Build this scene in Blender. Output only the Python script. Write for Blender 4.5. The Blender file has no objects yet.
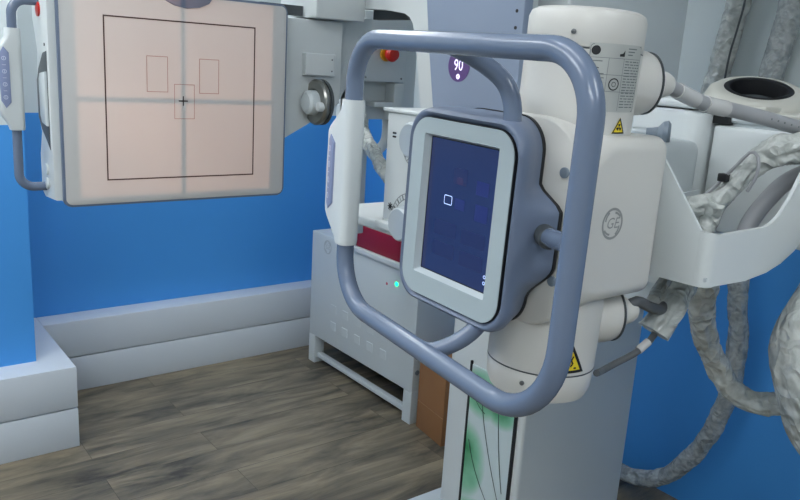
import bpy, bmesh, math, random
from mathutils import Vector, Matrix, noise
random.seed(7)
V = Vector
PI = math.pi
scn = bpy.context.scene
COL = scn.collection

# ------------------------------------------------------------------ materials
def s2l(c):
    return tuple((x/12.92 if x <= 0.04045 else ((x+0.055)/1.055)**2.4) for x in c)
def rgb(r, g, b):
    return s2l((r/255, g/255, b/255)) + (1,)
def mat(name, col, rough=0.5, metal=0.0, bump=0.0, bscale=200.0, var=0.0, vscale=6.0, spec=0.5, coat=0.0):
    m = bpy.data.materials.new(name); m.use_nodes = True
    nt = m.node_tree; b = nt.nodes['Principled BSDF']
    b.inputs['Base Color'].default_value = col
    b.inputs['Roughness'].default_value = rough
    b.inputs['Metallic'].default_value = metal
    b.inputs['Specular IOR Level'].default_value = spec
    b.inputs['Coat Weight'].default_value = coat
    tc = nt.nodes.new('ShaderNodeTexCoord')
    n = nt.nodes.new('ShaderNodeTexNoise'); n.inputs['Scale'].default_value = vscale; n.inputs['Detail'].default_value = 4
    nt.links.new(tc.outputs['Object'], n.inputs['Vector'])
    mx = nt.nodes.new('ShaderNodeMix'); mx.data_type = 'RGBA'
    k = 1 - max(var, 0.03)
    mx.inputs[6].default_value = (col[0]*k, col[1]*k, col[2]*k, 1)
    mx.inputs[7].default_value = col
    nt.links.new(n.outputs['Fac'], mx.inputs[0]); nt.links.new(mx.outputs[2], b.inputs['Base Color'])
    if bump:
        n2 = nt.nodes.new('ShaderNodeTexNoise'); n2.inputs['Scale'].default_value = bscale; n2.inputs['Detail'].default_value = 6
        nt.links.new(tc.outputs['Object'], n2.inputs['Vector'])
        bp = nt.nodes.new('ShaderNodeBump'); bp.inputs['Strength'].default_value = bump; bp.inputs['Distance'].default_value = 0.002
        nt.links.new(n2.outputs['Fac'], bp.inputs['Height']); nt.links.new(bp.outputs['Normal'], b.inputs['Normal'])
    return m
def emis(name, col, strength, base=None, rough=0.3):
    m = mat(name, base or col, rough)
    b = m.node_tree.nodes['Principled BSDF']
    b.inputs['Emission Color'].default_value = col; b.inputs['Emission Strength'].default_value = strength
    return m

M = {}
M['white'] = mat('white_enamel', rgb(211,217,218), 0.38, bump=0.05, bscale=400)
M['offwhite'] = mat('cream_enamel', rgb(208,207,202), 0.33, bump=0.05, bscale=400)
M['greywhite'] = mat('grey_white_enamel', rgb(203,211,214), 0.42)
M['bezel'] = mat('pale_grey_plastic', rgb(170,183,187), 0.45, bump=0.1, bscale=900)
M['ledge'] = mat('pale_plastic_edge', rgb(190,200,204), 0.3)
M['handle'] = mat('blue_grey_paint', rgb(105,119,142), 0.27, bump=0.04, bscale=300, coat=0.15)
M['housing'] = mat('blue_grey_plastic', rgb(106,119,142), 0.4, bump=0.05, bscale=500)
M['armblue'] = mat('blue_grey_panel', rgb(140,154,176), 0.45)
M['button'] = mat('violet_grey_pad', rgb(134,146,182), 0.45)
M['buttonmark'] = mat('pad_marking', rgb(212,218,234), 0.5)
M['black'] = mat('black_rubber', rgb(18,20,24), 0.5)
M['darkgrey'] = mat('dark_grey_plastic', rgb(70,76,80), 0.5)
M['ring'] = mat('warm_grey_enamel', rgb(192,192,184), 0.4)
M['midgrey'] = mat('mid_grey_plastic', rgb(118,130,142), 0.42)
M['steel'] = mat('brushed_steel', rgb(150,150,145), 0.28, metal=1.0)
M['silver'] = mat('satin_silver', rgb(186,194,198), 0.35, metal=0.35)
M['detface'] = mat('detector_cover', rgb(200,199,197), 0.5)
M['line'] = mat('printed_dark_line', rgb(58,44,46), 0.6)
M['fineline'] = mat('printed_fine_line', rgb(165,128,120), 0.6)
M['print'] = mat('printed_grey', rgb(112,118,120), 0.6)
M['logofaint'] = mat('faint_embossing', rgb(180,188,190), 0.5)
M['faint'] = mat('embossed_grey', rgb(146,148,146), 0.5)
M['label'] = mat('silver_rating_label', rgb(186,188,184), 0.3, metal=0.3)
M['yellow'] = mat('warning_yellow', rgb(236,208,38), 0.45)
M['red'] = mat('emergency_red', rgb(205,28,14), 0.32)
M['ringyellow'] = mat('emergency_yellow', rgb(240,170,30), 0.4)
M['crimson'] = mat('crimson_card', rgb(142,16,44), 0.5)
M['hose'] = mat('grey_cable_sheath', rgb(158,160,164), 0.42)
M['darkhose'] = mat('dark_cable_sheath', rgb(92,96,100), 0.5)
M['card'] = mat('corrugated_cardboard', rgb(150,106,68), 0.8, bump=0.2, bscale=60, var=0.2)
M['tape'] = mat('carton_tape', rgb(166,122,80), 0.3)
M['green'] = emis('green_lamp', rgb(20,255,150), 3.0)
M['redlamp'] = mat('red_lamp_unlit', rgb(190,90,110), 0.4)
M['screw'] = mat('screw_steel', rgb(120,122,124), 0.3, metal=1)
M['ceil'] = mat('ceiling_paint', rgb(232,234,234), 0.8)
M['clearlabel'] = mat('sheer_cable_label', rgb(206,206,206), 0.2)
M['digits'] = emis('lit_digits', rgb(235,225,255), 1.0)
M['dispoff'] = emis('violet_display', rgb(95,70,130), 0.35, base=rgb(70,55,100))
M['iconwhite'] = emis('icon_white', rgb(190,210,255), 0.65)
M['iconblue'] = emis('icon_blue', rgb(38,50,122), 0.62, base=rgb(24,28,48))
M['icondark'] = emis('icon_dark', rgb(34,46,98), 0.6, base=rgb(24,28,48))
M['iconred'] = emis('icon_red', rgb(66,54,98), 0.6, base=rgb(24,28,48))

def film(name, c1, c2):
    m = bpy.data.materials.new(name); m.use_nodes = True
    nt = m.node_tree; b = nt.nodes['Principled BSDF']
    b.inputs['Roughness'].default_value = 0.27
    tc = nt.nodes.new('ShaderNodeTexCoord')
    n = nt.nodes.new('ShaderNodeTexNoise'); n.inputs['Scale'].default_value = 26; n.inputs['Detail'].default_value = 5
    n.inputs['Distortion'].default_value = 1.2
    nt.links.new(tc.outputs['Object'], n.inputs['Vector'])
    r = nt.nodes.new('ShaderNodeValToRGB'); r.color_ramp.elements[0].position = 0.35; r.color_ramp.elements[1].position = 0.65
    r.color_ramp.elements[0].color = c1; r.color_ramp.elements[1].color = c2
    nt.links.new(n.outputs['Fac'], r.inputs[0]); nt.links.new(r.outputs[0], b.inputs['Base Color'])
    # sharp folds: ridged noise, stretched and distorted
    def ridge(scale, dist):
        q = nt.nodes.new('ShaderNodeTexNoise'); q.inputs['Scale'].default_value = scale; q.inputs['Detail'].default_value = 1.5; q.inputs['Distortion'].default_value = dist
        nt.links.new(tc.outputs['Object'], q.inputs['Vector'])
        a = nt.nodes.new('ShaderNodeMath'); a.operation = 'SUBTRACT'; a.inputs[1].default_value = 0.5; nt.links.new(q.outputs['Fac'], a.inputs[0])
        c = nt.nodes.new('ShaderNodeMath'); c.operation = 'ABSOLUTE'; nt.links.new(a.outputs[0], c.inputs[0])
        return c.outputs[0]
    ad = nt.nodes.new('ShaderNodeMath'); ad.operation = 'MULTIPLY_ADD'; ad.inputs[1].default_value = 0.4
    nt.links.new(ridge(34, 0.3), ad.inputs[0]); nt.links.new(ridge(13, 0.8), ad.inputs[2])
    bp = nt.nodes.new('ShaderNodeBump'); bp.inputs['Strength'].default_value = 0.8; bp.inputs['Distance'].default_value = -0.05
    nt.links.new(ad.outputs[0], bp.inputs['Height']); nt.links.new(bp.outputs[0], b.inputs['Normal'])
    return m
M['film'] = film('crumpled_film', rgb(176,181,178), rgb(206,210,206))
M['filmdark'] = film('grey_crumpled_film', rgb(150,157,158), rgb(186,191,191))

def wall_mat():
    m = bpy.data.materials.new('two_tone_wall_paint'); m.use_nodes = True
    nt = m.node_tree; b = nt.nodes['Principled BSDF']; b.inputs['Roughness'].default_value = 0.55
    g = nt.nodes.new('ShaderNodeNewGeometry'); s = nt.nodes.new('ShaderNodeSeparateXYZ')
    nt.links.new(g.outputs['Position'], s.inputs[0])
    gt = nt.nodes.new('ShaderNodeMath'); gt.operation = 'GREATER_THAN'; gt.inputs[1].default_value = 1.289
    nt.links.new(s.outputs['Z'], gt.inputs[0])
    n = nt.nodes.new('ShaderNodeTexNoise'); n.inputs['Scale'].default_value = 3.0; nt.links.new(g.outputs['Position'], n.inputs['Vector'])
    bl = nt.nodes.new('ShaderNodeMix'); bl.data_type = 'RGBA'
    bl.inputs[6].default_value = rgb(64,147,222); bl.inputs[7].default_value = rgb(70,152,226)
    nt.links.new(n.outputs['Fac'], bl.inputs[0])
    mx = nt.nodes.new('ShaderNodeMix'); mx.data_type = 'RGBA'; mx.inputs[7].default_value = rgb(206,216,218)
    nt.links.new(gt.outputs[0], mx.inputs[0]); nt.links.new(bl.outputs[2], mx.inputs[6]); nt.links.new(mx.outputs[2], b.inputs['Base Color'])
    n2 = nt.nodes.new('ShaderNodeTexNoise'); n2.inputs['Scale'].default_value = 350; nt.links.new(g.outputs['Position'], n2.inputs['Vector'])
    bp = nt.nodes.new('ShaderNodeBump'); bp.inputs['Strength'].default_value = 0.12; bp.inputs['Distance'].default_value = 0.002
    nt.links.new(n2.outputs['Fac'], bp.inputs['Height']); nt.links.new(bp.outputs[0], b.inputs['Normal'])
    return m
M['wall'] = wall_mat()
M['plainwall'] = mat('plain_wall_paint', rgb(214,220,222), 0.6)
M['curb'] = mat('white_plinth', rgb(204,212,220), 0.4, var=0.04)

def floor_mat():
    m = bpy.data.materials.new('vinyl_wood_planks'); m.use_nodes = True
    nt = m.node_tree; b = nt.nodes['Principled BSDF']; L = nt.links.new
    g = nt.nodes.new('ShaderNodeNewGeometry')
    br = nt.nodes.new('ShaderNodeTexBrick'); br.offset = 0.37; br.inputs['Scale'].default_value = 1
    br.inputs['Brick Width'].default_value = 1.22; br.inputs['Row Height'].default_value = 0.18
    br.inputs['Mortar Size'].default_value = 0.0012; br.inputs['Color1'].default_value = (0.25,0.25,0.25,1); br.inputs['Color2'].default_value = (0.75,0.75,0.75,1)
    br.inputs['Mortar'].default_value = (0,0,0,1)
    L(g.outputs['Position'], br.inputs['Vector'])
    # per-plank offset of the grain
    vm = nt.nodes.new('ShaderNodeVectorMath'); vm.operation = 'MULTIPLY'; vm.inputs[1].default_value = (1.5, 6.5, 1)
    L(g.outputs['Position'], vm.inputs[0])
    ad = nt.nodes.new('ShaderNodeVectorMath'); ad.operation = 'MULTIPLY_ADD'; ad.inputs[1].default_value = (5, 5, 5)
    L(br.outputs['Color'], ad.inputs[0]); L(vm.outputs[0], ad.inputs[2])
    n = nt.nodes.new('ShaderNodeTexNoise'); n.inputs['Scale'].default_value = 1.5; n.inputs['Detail'].default_value = 9; n.inputs['Roughness'].default_value = 0.62; n.inputs['Distortion'].default_value = 0.5
    L(ad.outputs[0], n.inputs['Vector'])
    r = nt.nodes.new('ShaderNodeValToRGB'); e = r.color_ramp.elements
    e[0].position = 0.33; e[0].color = rgb(74,70,62); e[1].position = 0.68; e[1].color = rgb(164,152,128)
    k = e.new(0.46); k.color = rgb(118,110,94); k = e.new(0.56); k.color = rgb(142,131,110)
    L(n.outputs['Fac'], r.inputs[0])
    vm2 = nt.nodes.new('ShaderNodeVectorMath'); vm2.operation = 'MULTIPLY'; vm2.inputs[1].default_value = (4, 90, 1); L(g.outputs['Position'], vm2.inputs[0])
    n2 = nt.nodes.new('ShaderNodeTexNoise'); n2.inputs['Scale'].default_value = 1.3; n2.inputs['Detail'].default_value = 5; L(vm2.outputs[0], n2.inputs['Vector'])
    r2 = nt.nodes.new('ShaderNodeMapRange'); r2.inputs['From Min'].default_value = 0.3; r2.inputs['From Max'].default_value = 0.7; r2.inputs['To Min'].default_value = 0.90; r2.inputs['To Max'].default_value = 1.08
    L(n2.outputs['Fac'], r2.inputs['Value'])
    br2 = nt.nodes.new('ShaderNodeMapRange'); br2.inputs['To Min'].default_value = 0.66; br2.inputs['To Max'].default_value = 0.87
    L(br.outputs['Color'], br2.inputs['Value'])
    mm = nt.nodes.new('ShaderNodeMath'); mm.operation = 'MULTIPLY'; L(r2.outputs[0], mm.inputs[0]); L(br2.outputs[0], mm.inputs[1])
    mf = nt.nodes.new('ShaderNodeMath'); mf.operation = 'MULTIPLY_ADD'; mf.inputs[1].default_value = -0.5; mf.inputs[2].default_value = 1.0
    L(br.outputs['Fac'], mf.inputs[0])
    m3 = nt.nodes.new('ShaderNodeMath'); m3.operation = 'MULTIPLY'; L(mm.outputs[0], m3.inputs[0]); L(mf.outputs[0], m3.inputs[1])
    sc = nt.nodes.new('ShaderNodeVectorMath'); sc.operation = 'SCALE'; L(r.outputs[0], sc.inputs[0]); L(m3.outputs[0], sc.inputs['Scale'])
    L(sc.outputs[0], b.inputs['Base Color']); b.inputs['Roughness'].default_value = 0.5
    bp = nt.nodes.new('ShaderNodeBump'); bp.inputs['Strength'].default_value = 0.15; bp.inputs['Distance'].default_value = 0.001
    L(n2.outputs['Fac'], bp.inputs['Height']); L(bp.outputs[0], b.inputs['Normal'])
    return m
M['floor'] = floor_mat()

def leaf_mat():
    m = bpy.data.materials.new('leaf_print'); m.use_nodes = True
    nt = m.node_tree; b = nt.nodes['Principled BSDF']; b.inputs['Roughness'].default_value = 0.3; L = nt.links.new
    tc = nt.nodes.new('ShaderNodeTexCoord'); s = nt.nodes.new('ShaderNodeSeparateXYZ'); L(tc.outputs['Object'], s.inputs[0])
    n = nt.nodes.new('ShaderNodeTexNoise'); n.inputs['Scale'].default_value = 9; n.inputs['Detail'].default_value = 3; L(tc.outputs['Object'], n.inputs['Vector'])
    prev = None
    # printed leaf blots: centre (y, z from panel centre), size, strength
    for (cy, cz, ry, rz, k) in [(0.045,0.235,0.085,0.075,1.1), (-0.04,0.215,0.065,0.055,1.0), (0.095,0.0,0.085,0.12,0.9), (0.02,-0.2,0.15,0.08,0.6)]:
        a = nt.nodes.new('ShaderNodeMath'); a.operation = 'MULTIPLY_ADD'; a.inputs[1].default_value = 1/ry; a.inputs[2].default_value = -cy/ry; L(s.outputs['Y'], a.inputs[0])
        c = nt.nodes.new('ShaderNodeMath'); c.operation = 'MULTIPLY_ADD'; c.inputs[1].default_value = 1/rz; c.inputs[2].default_value = -cz/rz; L(s.outputs['Z'], c.inputs[0])
        a2 = nt.nodes.new('ShaderNodeMath'); a2.operation = 'POWER'; a2.inputs[1].default_value = 2; L(a.outputs[0], a2.inputs[0])
        c2 = nt.nodes.new('ShaderNodeMath'); c2.operation = 'POWER'; c2.inputs[1].default_value = 2; L(c.outputs[0], c2.inputs[0])
        d = nt.nodes.new('ShaderNodeMath'); d.operation = 'ADD'; L(a2.outputs[0], d.inputs[0]); L(c2.outputs[0], d.inputs[1])
        q = nt.nodes.new('ShaderNodeMapRange'); q.inputs['From Min'].default_value = 0.1; q.inputs['From Max'].default_value = 1.25; q.inputs['To Min'].default_value = k; q.inputs['To Max'].default_value = 0
        L(d.outputs[0], q.inputs['Value'])
        if prev is None: prev = q.outputs[0]
        else:
            mx = nt.nodes.new('ShaderNodeMath'); mx.operation = 'MAXIMUM'; L(prev, mx.inputs[0]); L(q.outputs[0], mx.inputs[1]); prev = mx.outputs[0]
    nn = nt.nodes.new('ShaderNodeMapRange'); nn.inputs['From Min'].default_value = 0.3; nn.inputs['From Max'].default_value = 0.7; nn.inputs['To Min'].default_value = 0.55; nn.inputs['To Max'].default_value = 1.15
    L(n.outputs['Fac'], nn.inputs['Value'])
    mu = nt.nodes.new('ShaderNodeMath'); mu.operation = 'MULTIPLY'; mu.use_clamp = True; L(prev, mu.inputs[0]); L(nn.outputs[0], mu.inputs[1])
    r = nt.nodes.new('ShaderNodeValToRGB'); e = r.color_ramp.elements
    e[0].color = rgb(196,210,212); e[1].color = rgb(50,134,86); k = e.new(0.45); k.color = rgb(130,190,158)
    L(mu.outputs[0], r.inputs[0]); L(r.outputs[0], b.inputs['Base Color'])
    return m
M['leaf'] = leaf_mat()
M['stem'] = mat('stem_print', rgb(40,62,60), 0.4)

def screen_mat():
    m = bpy.data.materials.new('console_screen_glass'); m.use_nodes = True
    nt = m.node_tree; b = nt.nodes['Principled BSDF']; L = nt.links.new
    b.inputs['Base Color'].default_value = rgb(24,28,48); b.inputs['Roughness'].default_value = 0.22
    tc = nt.nodes.new('ShaderNodeTexCoord'); n = nt.nodes.new('ShaderNodeTexNoise'); n.inputs['Scale'].default_value = 5
    L(tc.outputs['Object'], n.inputs['Vector'])
    r = nt.nodes.new('ShaderNodeValToRGB'); r.color_ramp.elements[0].color = rgb(32,44,92); r.color_ramp.elements[1].color = rgb(46,60,108)
    L(n.outputs['Fac'], r.inputs[0]); L(r.outputs[0], b.inputs['Emission Color']); b.inputs['Emission Strength'].default_value = 0.62
    return m
M['screen'] = screen_mat()

# ------------------------------------------------------------------ object helpers
def tag(o, label=None, cat=None, group=None, kind=None):
    if label: o['label'] = label
    if cat: o['category'] = cat
    if group: o['group'] = group
    if kind: o['kind'] = kind
    return o
def wloc(o):
    p = V((0,0,0))
    while o: p += o.location; o = o.parent
    return p
def obj(name, bm, m, parent=None, sharp=35):
    """link a bmesh (world coordinates) as one mesh object whose origin is its centre"""
    bmesh.ops.recalc_face_normals(bm, faces=bm.faces)
    c = V((0,0,0)); lo = V((1e9,)*3); hi = V((-1e9,)*3)
    for v in bm.verts:
        for i in range(3): lo[i] = min(lo[i], v.co[i]); hi[i] = max(hi[i], v.co[i])
    c = (lo+hi)/2
    for v in bm.verts: v.co -= c
    me = bpy.data.meshes.new(name); bm.to_mesh(me); bm.free()
    for p in me.polygons: p.use_smooth = True
    me.set_sharp_from_angle(angle=math.radians(sharp))
    me.materials.append(m if not isinstance(m, str) else M[m])
    o = bpy.data.objects.new(name, me); COL.objects.link(o)
    if parent: o.parent = parent; o.location = c - wloc(parent)
    else: o.location = c
    return o
def empty(name, loc, label, cat, group=None):
    o = bpy.data.objects.new(name, None); COL.objects.link(o); o.location = loc; o.empty_display_size = 0.1
    return tag(o, label, cat, group)
def merge(*bms):
    r = bms[0]
    for b in bms[1:]:
        me = bpy.data.meshes.new('t'); b.to_mesh(me); b.free(); r.from_mesh(me); bpy.data.meshes.remove(me)
    return r
def box(x0, x1, y0, y1, z0, z1, bev=0.0, seg=3, mtx=None):
    bm = bmesh.new(); bmesh.ops.create_cube(bm, size=1)
    for v in bm.verts:
        v.co = V(((x0+x1)/2 + v.co.x*(x1-x0), (y0+y1)/2 + v.co.y*(y1-y0), (z0+z1)/2 + v.co.z*(z1-z0)))
    if bev: bmesh.ops.bevel(bm, geom=list(bm.edges), offset=bev, segments=seg, profile=0.5, affect='EDGES')
    if mtx: bmesh.ops.transform(bm, matrix=mtx, verts=bm.verts)
    return bm
def rrect(w, h, r, n=8, cx=0, cy=0):
    pts = []
    for sx, sy, a0 in ((1,1,0), (-1,1,90), (-1,-1,180), (1,-1,270)):
        for i in range(n+1):
            a = math.radians(a0 + 90*i/n)
            pts.append((cx + sx*(w/2-r) + r*math.cos(a), cy + sy*(h/2-r) + r*math.sin(a)))
    return pts
def prism(pts, fn, d0, d1, bev=0.0, seg=2):
    """outline pts (a,b) swept from depth d0 to d1; fn(a,b,d) -> world"""
    bm = bmesh.new()
    A = [bm.verts.new(fn(a, b, d0)) for a, b in pts]; B = [bm.verts.new(fn(a, b, d1)) for a, b in pts]
    fa = bm.faces.new(A); fb = bm.faces.new(B[::-1]); n = len(pts)
    for i in range(n): bm.faces.new((A[i], B[i], B[(i+1) % n], A[(i+1) % n]))
    if bev:
        eg = list(set(list(fa.edges)+list(fb.edges)))
        bmesh.ops.bevel(bm, geom=eg, offset=bev, segments=seg, profile=0.5, affect='EDGES')
    return bm
def loft(rings, cap=True):
    bm = bmesh.new(); R = [[bm.verts.new(p) for p in r] for r in rings]; n = len(rings[0])
    for j in range(len(R)-1):
        for i in range(n): bm.faces.new((R[j][i], R[j+1][i], R[j+1][(i+1) % n], R[j][(i+1) % n]))
    if cap: bm.faces.new(R[0]); bm.faces.new(R[-1])
    return bm
def basis(d):
    d = d.normalized(); a = V((0,0,1)) if abs(d.z) < 0.9 else V((1,0,0))
    x = a.cross(d).normalized(); return x, d.cross(x).normalized(), d
def lathe(prof, o, d, n=40, cap=True):
    """profile (radius, distance along d)"""
    x, y, d = basis(V(d)); o = V(o)
    return loft([[o + d*h + (x*math.cos(2*PI*i/n) + y*math.sin(2*PI*i/n))*max(r, 1e-5) for i in range(n)] for r, h in prof], cap)
def cyl(o, d, r, L, n=32, bev=0.0):
    b = min(bev, r*0.9, L*0.45)
    pr = [(r-b,0)] + ([(r-b*0.3, b*0.3), (r, b), (r, L-b), (r-b*0.3, L-b*0.3)] if b else [(r,0),(r,L)]) + [(r-b, L)]
    if not b: pr = [(r,0),(r,L)]
    return lathe(pr, o, d, n)
def catmull(P, step=0.01, closed=False):
    P = [V(p) for p in P]; out = []; n = len(P)
    rng = range(n if closed else n-1)
    for i in rng:
        if closed: p0, p1, p2, p3 = P[i-1], P[i], P[(i+1) % n], P[(i+2) % n]
        else:
            p1, p2 = P[i], P[i+1]; p0 = P[i-1] if i else p1*2-p2; p3 = P[i+2] if i+2 < n else p2*2-p1
        k = max(2, int((p2-p1).length/step))
        for j in range(k):
            t = j/k
            out.append(0.5*((2*p1) + (p2-p0)*t + (2*p0-5*p1+4*p2-p3)*t*t + (3*p1-p0-3*p2+p3)*t**3))
    if not closed: out.append(P[-1].copy())
    return out
def sweep(path, rad, n=20, closed=False, prof=None, cap=True, warp=None):
    m = len(path); T = []
    for i in range(m):
        a = path[i-1] if (i or closed) else path[0]; b = path[(i+1) % m] if (i < m-1 or closed) else path[-1]
        T.append((b-a).normalized())
    x, y, _ = basis(T[0]); rings = []
    for i in range(m):
        x = (x - T[i]*x.dot(T[i])).normalized(); y = T[i].cross(x)
        r = rad(i/(m-1)) if callable(rad) else rad
        ring = []
        for k in range(n):
            a = 2*PI*k/n; c, s = math.cos(a), math.sin(a)
            q = r*(warp(i, a, path[i]) if warp else 1)
            ring.append(path[i] + (x*c + y*s)*q)
        rings.append(ring)
    if closed:
        bm = bmesh.new(); R = [[bm.verts.new(p) for p in r] for r in rings]
        for j in range(m):
            for i in range(n): bm.faces.new((R[j-1][i], R[j][i], R[j][(i+1) % n], R[j-1][(i+1) % n]))
        return bm
    return loft(rings, cap)
def tube(P, r, n=16, step=0.01): return sweep(catmull(P, step), r, n)
def crumpled(P, r, seed=0, amp=0.22, n=48, step=0.005, flat=None, rad=None):
    path = catmull(P, step); m = len(path)
    def warp(i, a, p):
        L = i*step
        c, q = math.cos(a), math.sin(a)
        big = noise.noise(V((c*1.1 + seed*9, q*1.1, L*14)))
        mid = 1 - 2.4*abs(noise.noise(V((c*1.7 + seed, q*1.7 + 4, L*34 + a*0.5))))     # sharp folds across
        fine = 1 - 2.4*abs(noise.noise(V((c*3.0, q*3.0 + seed, L*75 - a))))
        w = 1 + amp*(0.9*big + 0.45*mid + 0.08*fine)
        return w*(rad(i/(m-1)) if rad else 1)
    return sweep(path, r, n, warp=warp)
def text_bm(s, size, fn, depth=0.0006, shear=0.0):
    """lettering mapped through fn(a, b, d); a right, b up, centred"""
    cu = bpy.data.curves.new('t', 'FONT'); cu.body = s; cu.size = size; cu.align_x = 'CENTER'; cu.align_y = 'CENTER'; cu.shear = shear; cu.resolution_u = 3
    o = bpy.data.objects.new('t', cu); COL.objects.link(o); dg = bpy.context.evaluated_depsgraph_get()
    me = bpy.data.meshes.new_from_object(o.evaluated_get(dg)); bm = bmesh.new(); bm.from_mesh(me)
    bpy.data.objects.remove(o); bpy.data.curves.remove(cu); bpy.data.meshes.remove(me)
    for v in bm.verts: v.co = fn(v.co.x, v.co.y, depth)
    return bm
def strip(pts, w, fn, d0=0.0, d1=0.0006, closed=False):
    """flat printed line of width w through 2-D points"""
    bm = bmesh.new(); n = len(pts); P = [V((p[0], p[1])) for p in pts]; rows = []
    for i in range(n):
        a = P[i-1] if (i or closed) else P[0]; b = P[(i+1) % n] if (i < n-1 or closed) else P[-1]
        t1 = (P[i]-a); t2 = (b-P[i])
        t = ((t1.normalized() if t1.length else V((0,0))) + (t2.normalized() if t2.length else V((0,0)))).normalized()
        k = 1.0
        if t1.length and t2.length: k = 1/max(0.5, t.dot(t1.normalized()))
        nrm = V((-t.y, t.x))*w/2*k
        rows.append([bm.verts.new(fn(*(P[i]+nrm), d1)), bm.verts.new(fn(*(P[i]-nrm), d1))])
    for i in range(n if closed else n-1):
        a, b = rows[i], rows[(i+1) % n]; bm.faces.new((a[0], a[1], b[1], b[0]))
    return bm
def patch(a0, a1, b0, b1, fn, d=0.0005, na=1, nb=1):
    bm = bmesh.new(); g = [[bm.verts.new(fn(a0+(a1-a0)*i/na, b0+(b1-b0)*j/nb, d)) for j in range(nb+1)] for i in range(na+1)]
    for i in range(na):
        for j in range(nb): bm.faces.new((g[i][j], g[i+1][j], g[i+1][j+1], g[i][j+1]))
    return bm
def face_neg_y(cx, y, cz): return lambda a, b, d=0: V((cx + a, y - d, cz + b))
def face_neg_x(x, cy, cz): return lambda a, b, d=0: V((x - d, cy - a, cz + b))
def circ(r, n=32, cx=0, cy=0): return [(cx + r*math.cos(2*PI*i/n), cy + r*math.sin(2*PI*i/n)) for i in range(n)]
def monogram(fn, r):
    """round monogram: ring, swirls and the two letters"""
    bm = strip(circ(r, 40), r*0.17, fn, closed=True)
    for k in range(4):
        a = k*PI/2 + 0.5
        pts = [(r*(0.86-0.10*t/6)*math.cos(a+t*0.14), r*(0.86-0.10*t/6)*math.sin(a+t*0.14)) for t in range(7)]
        bm = merge(bm, strip(pts, r*0.14, fn))
    return merge(bm, text_bm('GE', r*1.05, fn, shear=0.25))

# ------------------------------------------------------------------ camera
cam = bpy.data.cameras.new('camera'); co = bpy.data.objects.new('camera', cam); COL.objects.link(co)
pitch, roll, head = math.radians(13.7), math.atan(0.063), math.radians(52)
fw = V((math.cos(head)*math.cos(pitch), math.sin(head)*math.cos(pitch), -math.sin(pitch)))
rt = V((math.sin(head), -math.cos(head), 0)); up = rt.cross(fw)
cx_ = rt*math.cos(roll) + up*math.sin(roll); cy_ = up*math.cos(roll) - rt*math.sin(roll)
co.matrix_world = Matrix(((cx_.x, cy_.x, -fw.x, 0), (cx_.y, cy_.y, -fw.y, 0), (cx_.z, cy_.z, -fw.z, 1.6), (0,0,0,1)))
cam.sensor_width = 36; cam.lens = 767/800*36; cam.clip_start = 0.02
scn.camera = co

# ------------------------------------------------------------------ room
XR, YB, YP, XP, XL, YN, H = 2.58, 3.68, 3.137, 0.637, -2.2, -2.4, 2.75
def struct(name, bm, m): return tag(obj(name, bm, m), kind='structure')
struct('floor', box(XL, XR, YN, YB, -0.1, 0.0), 'floor')
struct('ceiling', box(XL, XR, YN, YB, H, H+0.1), 'ceil')
struct('wall_back', box(XP, XR+0.1, YB, YB+0.1, 0, H), 'wall')
struct('wall_pier', box(XL, XP, YP, YB+0.1, 0, H), 'wall')
struct('wall_right', box(XR, XR+0.1, YN, YB, 0, H), 'wall')
struct('wall_left', box(XL-0.1, XL, YN, YP, 0, H), 'plainwall')
struct('wall_front', box(XL-0.1, XR+0.1, YN-0.1, YN, 0, H), 'plainwall')
# stepped white plinth along the back wall and round the pier
def plinth(name, outer):
    z1 = 0.168
    lo = prism(outer, lambda a, b, d: V((a, b, d)), 0.0, z1, 0.003)
    hi = prism(outer, lambda a, b, d: V((a, b, d)), z1+0.004, 0.349, 0.006)
    inner = [(a, b) for a, b in outer]
    struct(name, merge(lo, hi), 'curb')
plinth('baseboard_back', [(XP+0.12, 3.55), (XR, 3.55), (XR, YB), (XP+0.12, YB)])
plinth('baseboard_pier', [(XL, 3.01), (0.757, 3.01), (0.757, YB), (XP, YB), (XP, YP), (XL, YP)])

# ceiling lights (out of frame, they light the room)
def ceiling_light(x, y, sx, sy, power, label, col=(0.93,0.97,1.0)):
    t = empty('ceiling_light', (x, y, H), label, 'ceiling light', 'flat ceiling lights')
    obj('frame', merge(box(x-sx/2-.02, x+sx/2+.02, y-sy/2-.02, y-sy/2, H-.03, H), box(x-sx/2-.02, x+sx/2+.02, y+sy/2, y+sy/2+.02, H-.03, H),
        box(x-sx/2-.02, x-sx/2, y-sy/2, y+sy/2, H-.03, H), box(x+sx/2, x+sx/2+.02, y-sy/2, y+sy/2, H-.03, H)), 'white', t)
    e = bpy.data.materials.new('light_diffuser'); e.use_nodes = True; b = e.node_tree.nodes['Principled BSDF']
    b.inputs['Emission Color'].default_value = (*col, 1); b.inputs['Emission Strength'].default_value = power; b.inputs['Base Color'].default_value = (.8,.8,.8,1)
    obj('diffuser', box(x-sx/2, x+sx/2, y-sy/2, y+sy/2, H-.012, H-.004), e, t)
LP = 15.0
ceiling_light(-0.9, 1.3, 0.6, 1.2, LP*0.75, 'flat ceiling light left of the detector')
ceiling_light(0.25, 0.9, 0.28, 1.2, LP*0.5, 'flat ceiling light between the viewer and the detector')
ceiling_light(-0.9, -0.9, 0.6, 1.2, LP, 'flat ceiling light behind the viewer on the left')
ceiling_light(0.9, -1.0, 0.4, 1.2, LP*0.8, 'flat ceiling light behind the viewer near the tube head')
ceiling_light(1.0, 2.7, 1.2, 0.28, LP*1.25, 'added flat fill light brightening the back wall')  # unseen panel added to brighten the far back wall
ceiling_light(-0.5, 2.35, 1.2, 0.28, LP*1.1, 'added flat fill light brightening the wall pier')  # second added panel, out of view, lifts the pier and wall beside it

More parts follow.
